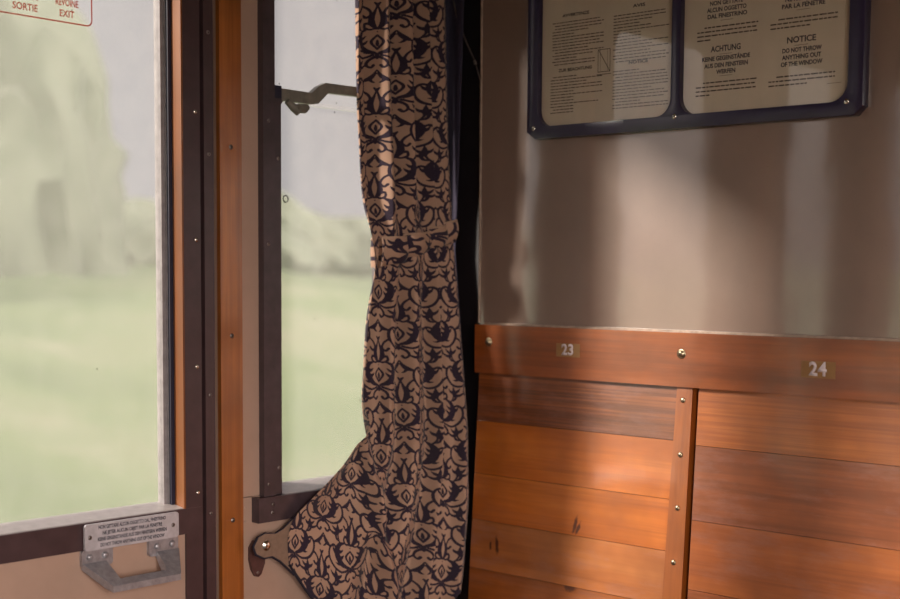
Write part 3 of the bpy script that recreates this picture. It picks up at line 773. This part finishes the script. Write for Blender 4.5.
cl = grid_mesh('cloth', P, ornament(Usm * PS + .0, V * PS + .052), M['cloth'], cur)
# dark lining at the gathered edge, widened out of view to block the sun
sl, tl_ = np.meshgrid(np.linspace(0, 1, 24), np.linspace(0, 1, 60))
zz = 1.975 - tl_ * 1.17
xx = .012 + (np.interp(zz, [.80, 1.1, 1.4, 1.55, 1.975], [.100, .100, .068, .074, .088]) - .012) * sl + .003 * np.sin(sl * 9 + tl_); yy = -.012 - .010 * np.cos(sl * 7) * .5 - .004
grid_mesh('lining_screen', np.stack([xx, yy, zz], -1), None, M['lining_screen'], cur, .001)
# fastening tab with bound edges and press stud
tabp = [(-.382, .930), (-.405, .9125), (-.423, .9065), (-.445, .9100), (-.460, .905), (-.4695, .8905), (-.464, .876), (-.447, .8675), (-.430, .868), (-.412, .857), (-.382, .829)]
tb = obj('corner_tab', prism(BM(), tabp, .004, lambda a, b, c: (.0225 + c + .12 * max(0, a + .40) , a, b)), M['tab'], cur, .0012, 2)
tb['label'] = 'plain tan tab at the curtain corner'
bm = BM()
low = [(.0245 + .12 * max(0, a + .40), a, b) for a, b in tabp[4:]]
hem = cloth_point(np.linspace(0.0, .9, 60), np.ones(60))
tube(bm, low + [tuple(p) for p in hem], .0024, 8)
tube(bm, [(.0245 + .12 * max(0, a + .40), a, b) for a, b in tabp[:5]], .0020, 8)
obj('edging', bm, M['edging'], tb, 0)['label'] = 'dark bound edge'
put('press_stud', dome_mesh('press_stud_head', .0088, .0055, M['chrome'], False, 'x', washer=.0095), (.0262, -.4425, .8895), tb)['label'] = 'chrome stud'

# tieback band round the gathers
ns, nr = 150, 26
s_ = np.linspace(-.035, .95, ns)
base = cloth_point(np.clip(s_, 0, 1), np.full(ns, .392))
k = 15; kb = np.ones(k) / k
pad = np.pad(base, ((k // 2, k // 2), (0, 0)), 'edge'); base = np.stack([np.convolve(pad[:, i], kb, 'valid') for i in range(3)], 1)
tg = np.gradient(base, axis=0); tg[:, 2] = 0; tg /= np.linalg.norm(tg, axis=1)[:, None]
nrm = np.stack([tg[:, 1], -tg[:, 0], np.zeros(ns)], 1)
wrap = np.clip((.05 - s_) / .09, 0, 1)
rows = []
for j in range(nr):
    h = j / (nr - 1); bul = .0135 + .006 * math.sin(PI * h) + .005 * (1 - h)
    up = np.interp(s_, [0, .25, .6, 1], [.027, .020, .018, .026]); dn = np.interp(s_, [0, .25, .6, 1], [-.024, -.026, -.016, -.016])
    zc = np.interp(s_, [0, 1], [1.391, 1.435])
    p = base + nrm * (bul * (1 - 1.1 * wrap[:, None] ** 2))
    p[:, 0] -= .030 * wrap ** 2; p[:, 1] += .018 * wrap ** 2 + .002 * (1 - math.sin(PI * h)) * wrap
    p[:, 2] = zc + up + (dn - up) * h
    rows.append(p)
Bp = np.array(rows)
ub = np.concatenate([[0], np.cumsum(np.linalg.norm(np.diff(base, axis=0), axis=1))])
bnd = grid_mesh('tieband', Bp, ornament((np.tile(ub, (nr, 1)) + .05) * PS, (Bp[..., 2] - 1.391) * PS + .02), M['cloth'], cur, .003)
bm = BM(); tube(bm, [tuple(p) for p in Bp[0]], .0026, 8); obj('lit_fold_edge', bm, M['band_highlight'], bnd, 0)  # paler tube paints a highlight along the band's upper fold

# leather tongue hanging under the tab, fixed to the wall
tp = [(y_ + .0085, z_ - .004) for y_, z_ in ((-.470, .889), (-.4705, .868), (-.466, .850), (-.459, .838), (-.452, .8355), (-.446, .840), (-.438, .858), (-.437, .889), (-.445, .900), (-.462, .900))]
lt = obj('leather_tongue', prism(BM(), tp, .006, lambda a, b, c: (.0005 + c, a, b)), M['tongue'], None, .0015, 2)
tag(lt, 'brown leather tongue hanging on the tan wall under the curtain stud', 'fastening tongue')
put('eyelet', dome_mesh('eyelet_rivet', .0032, .0016, M['steel_dark'], False, 'x'), (.006, -.4455, .8395), lt)
# blind cord in the dark corner
bm = BM(); tube(bm, [(.050, -.017, 1.885), (.066, -.017, 1.835), (.086, -.010, 1.785), (.098, -.004, 1.757)], .0016, 8)
bc = obj('blind_cord', bm, M['cord'], None, 0); tag(bc, 'thin dark cord slanting down into the dark corner beside the curtain', 'cord')
bm = BM(); tube(bm, [(.098, -.004, 1.757), (.100, -.003, 1.750)], [.0028, .0034], 10); obj('metal_tip', bm, M['steel_dark'], bc, 0)
bm = BM(); tube(bm, [(.100, -.003, 1.750), (.104, .002, 1.728), (.105, .008, 1.716)], .0012, 8); obj('cord_end', bm, M['cord'], bc, 0)
put('cord_hook', dome_mesh('cord_hook_head', .0038, .004, M['steel_dark'], False, 'y'), (.1055, .0118, 1.714), bc)

# =================================================================== OUTSIDE
def land_mat():
    m, nt, out = new_mat('meadow_bank'); p = pos(nt, (1, 1, 1))
    f = noise(nt, p, .35, 4, .55); f2 = noise(nt, p, 1.6, 3, .6)
    c = ramp(nt, f, [(.30, (.030, .043, .016)), (.5, (.042, .056, .022)), (.70, (.070, .072, .044))])
    c = mixc(nt, math_n(nt, 'MULTIPLY', ramp(nt, f2, [(.5, (0, 0, 0)), (.7, (1, 1, 1))]), .4), c, (.030, .048, .014))
    bsdf(nt, out, c, .95); return m
M['meadow'] = land_mat()
bm = BM(); nx, ny = 50, 60; grid = []
for i in range(nx + 1):
    row = []
    x = 60 - 120 * i / nx
    for j in range(ny + 1):
        y = -60 + 140 * j / ny
        bank = max(0, -x - 3)
        z = -1.1 + min(2.15, bank * .13) + (.25 * math.sin(x * .5 + y * .23) + .2 * math.sin(y * .6)) * min(1, bank / 6)
        row.append(bm.verts.new((x, y, z)))
    grid.append(row)
for i in range(nx):
    for j in range(ny): bm.faces.new((grid[i][j], grid[i + 1][j], grid[i + 1][j + 1], grid[i][j + 1]))
lw = obj('ground', bm, M['meadow'], None, 0); tag(lw, kind='structure')
md = lw.modifiers.new('thickness', 'SOLIDIFY'); md.thickness = .3; md.offset = -1
def leaf_mat(name, a, c_):
    m, nt, out = new_mat(name); p = pos(nt); f = noise(nt, p, .9, 4, .6)
    bsdf(nt, out, ramp(nt, f, [(.3, a), (.7, c_)]), .95); return m
M['wood_far'] = leaf_mat('distant_foliage', (.036, .043, .028), (.054, .060, .042))
bm = BM()
rng = random.Random(4)
def crown(x, y, z, r, h):
    mt = Matrix.Translation((x, y, z)) @ Matrix.Diagonal((r, r, h, 1))
    res = bmesh.ops.create_icosphere(bm, subdivisions=4, radius=1, matrix=mt)
    for v in res['verts']:
        n = v.co - Vector((x, y, z))
        v.co += n * (.10 * math.sin(n.x * 1.1 + n.y * .9 + x) * math.cos(n.z * .8 + y) + .07 * math.sin(n.y * 2.7 + n.z * 2.1 + x) * math.cos(n.x * 2.3 - n.z)
                     + .05 * math.sin(n.y * 6.1 + y) * math.sin(n.z * 5.3 + x) + rng.uniform(-.05, .05))
for k in range(46):
    y = -40 + k * 2.6 + rng.uniform(-1, 1); crown(-34 + rng.uniform(-4, 4), y, 1.4, rng.uniform(2.6, 3.6), rng.uniform(1.6, 2.6))
for (y, r, h) in ((12.6, 2.6, 6.5), (9.0, 2.2, 4.6), (4.0, 3.0, 7.0)): crown(-25, y, 2.2, r, h)
tl = obj('treeline', bm, M['wood_far'], None, 0); tag(tl, 'blurred pale green trees on the bank beyond the windows', 'trees', kind='stuff')

# =================================================================== SKY AND LIGHT
wd = bpy.data.worlds.new('sky'); scene.world = wd; wd.use_nodes = True
nt = wd.node_tree
for n in list(nt.nodes): nt.nodes.remove(n)
out = nt.nodes.new('ShaderNodeOutputWorld'); bg = nt.nodes.new('ShaderNodeBackground')
tc = nt.nodes.new('ShaderNodeTexCoord'); sp = nt.nodes.new('ShaderNodeSeparateXYZ'); L(nt, tc.outputs['Generated'], sp.inputs[0])
cl_ = noise(nt, tc.outputs['Generated'], 3.2, 4, .55)
col = ramp(nt, cl_, [(.35, (.42, .385, .40)), (.65, (.53, .50, .505))])
sunny = ramp(nt, math_n(nt, 'MULTIPLY_ADD', sp.outputs[0], .5, .5), [(.50, (0, 0, 0)), (.72, (1, 1, 1))])
SUNNY = 15.0
bright = mixc(nt, sunny, col, (1.0 * SUNNY, .90 * SUNNY, .82 * SUNNY))
# thin bright cloud where the sun stands, behind the camera's side of the door window
vd = nt.nodes.new('ShaderNodeVectorMath'); vd.operation = 'DOT_PRODUCT'
d0 = Vector((-.58, -.66, .50)).normalized(); vd.inputs[1].default_value = d0
L(nt, tc.outputs['Generated'], vd.inputs[0])
glow = math_n(nt, 'MULTIPLY', math_n(nt, 'POWER', math_n(nt, 'MAXIMUM', vd.outputs['Value'], 0.0), 16.0), 1.0)
bright = mixc(nt, 1.0, bright, mixc(nt, glow, (0, 0, 0), (2.5, 2.2, 2.0)), 'ADD')
L(nt, bright, bg.inputs[0]); L(nt, bg.outputs[0], out.inputs[0])
sl_ = bpy.data.lights.new('hazy_sun', 'SUN'); sl_.energy = 7.5; sl_.angle = math.radians(7); sl_.color = (1.0, .90, .78)
so = bpy.data.objects.new('hazy_sun', sl_); COL.objects.link(so)
so.rotation_euler = Vector((.584, .812, -.42)).to_track_quat('-Z', 'Y').to_euler()
def portal(name, x, yc, zc, wy, hz, ry):
    la = bpy.data.lights.new(name, 'AREA'); la.shape = 'RECTANGLE'; la.size = hz; la.size_y = wy; la.cycles.is_portal = True
    o = bpy.data.objects.new(name, la); COL.objects.link(o); o.location = (x, yc, zc); o.rotation_euler = (0, ry, 0)
for y0, y1 in ((-3.1, -2.45), (-2.3, -1.3)): portal('daylight_opening', 2.81, (y0 + y1) / 2, 1.43, y1 - y0, 1.1, PI / 2)
portal('daylight_opening', -.09, -.82, 1.44, .48, 1.0, -PI / 2)
portal('daylight_opening', -.09, -.265, 1.46, .28, 1.02, -PI / 2)
portal('daylight_opening', -.09, -1.515, 1.46, .38, 1.02, -PI / 2)
portal('daylight_opening', -.09, -2.29, 1.46, .62, 1.02, -PI / 2)

for nm, lab, cat in (('floor', 'dark floor of the railway compartment', 'floor'), ('ceiling', 'pale ceiling of the compartment', 'ceiling'),
        ('wall_left', 'tan painted side wall around the windows', 'wall'), ('wall_right', 'glossy tan partition above the wooden bench back', 'wall'),
        ('wall_opposite', 'tan side wall with windows across the carriage', 'wall'), ('wall_behind', 'tan partition closing the far end of the compartment', 'wall'),
        ('door_1', 'carriage door with a large window and a metal pull handle', 'door'), ('window_1', 'narrow brown-framed corner window half covered by the curtain', 'window'),
        ('window_2', 'brown-framed window beyond the door', 'window'), ('trim_1', 'varnished orange wooden strip between door and corner window', 'trim'),
        ('trim_2', 'varnished wooden strip on the far side of the door', 'trim'), ('trim_3', 'narrow dark brown bead along the door edge', 'trim'),
        ('dark_slot_fill', 'near-black filler for the shaded slot behind the curtain', 'trim'), ('ground', 'pale green meadow outside the windows', 'ground')):
    o = bpy.data.objects[nm]; o['label'] = lab; o['category'] = cat
# =================================================================== CAMERA
cd = bpy.data.cameras.new('camera'); cam = bpy.data.objects.new('camera', cd); COL.objects.link(cam)
R = [(.75986, .65000, .01060), (.05675, -.05009, -.99713), (-.64760, .75829, -.07495)]
m4 = Matrix(((R[0][0], -R[1][0], -R[2][0], 1.8405), (R[0][1], -R[1][1], -R[2][1], -1.9), (R[0][2], -R[1][2], -R[2][2], 1.35), (0, 0, 0, 1)))
cam.matrix_world = m4
cd.sensor_width = 36; cd.lens = 1351 / 900 * 36; cd.shift_x = (450 - 521) / 900; cd.shift_y = (380 - 299.5) / 900
cd.clip_start = .05; cd.clip_end = 300
cd.dof.use_dof = True; cd.dof.focus_distance = 2.2; cd.dof.aperture_fstop = 2.8
scene.camera = cam
scene.view_settings.view_transform = 'Standard'; scene.view_settings.look = 'None'
scene.view_settings.exposure = 0.0; scene.view_settings.gamma = 1.0; scene.view_settings.use_curve_mapping = False
scene.cycles.use_denoising = True
scene.cycles.max_bounces = 12; scene.cycles.transparent_max_bounces = 12; scene.cycles.diffuse_bounces = 6
scene.cycles.caustics_reflective = False; scene.cycles.caustics_refractive = False
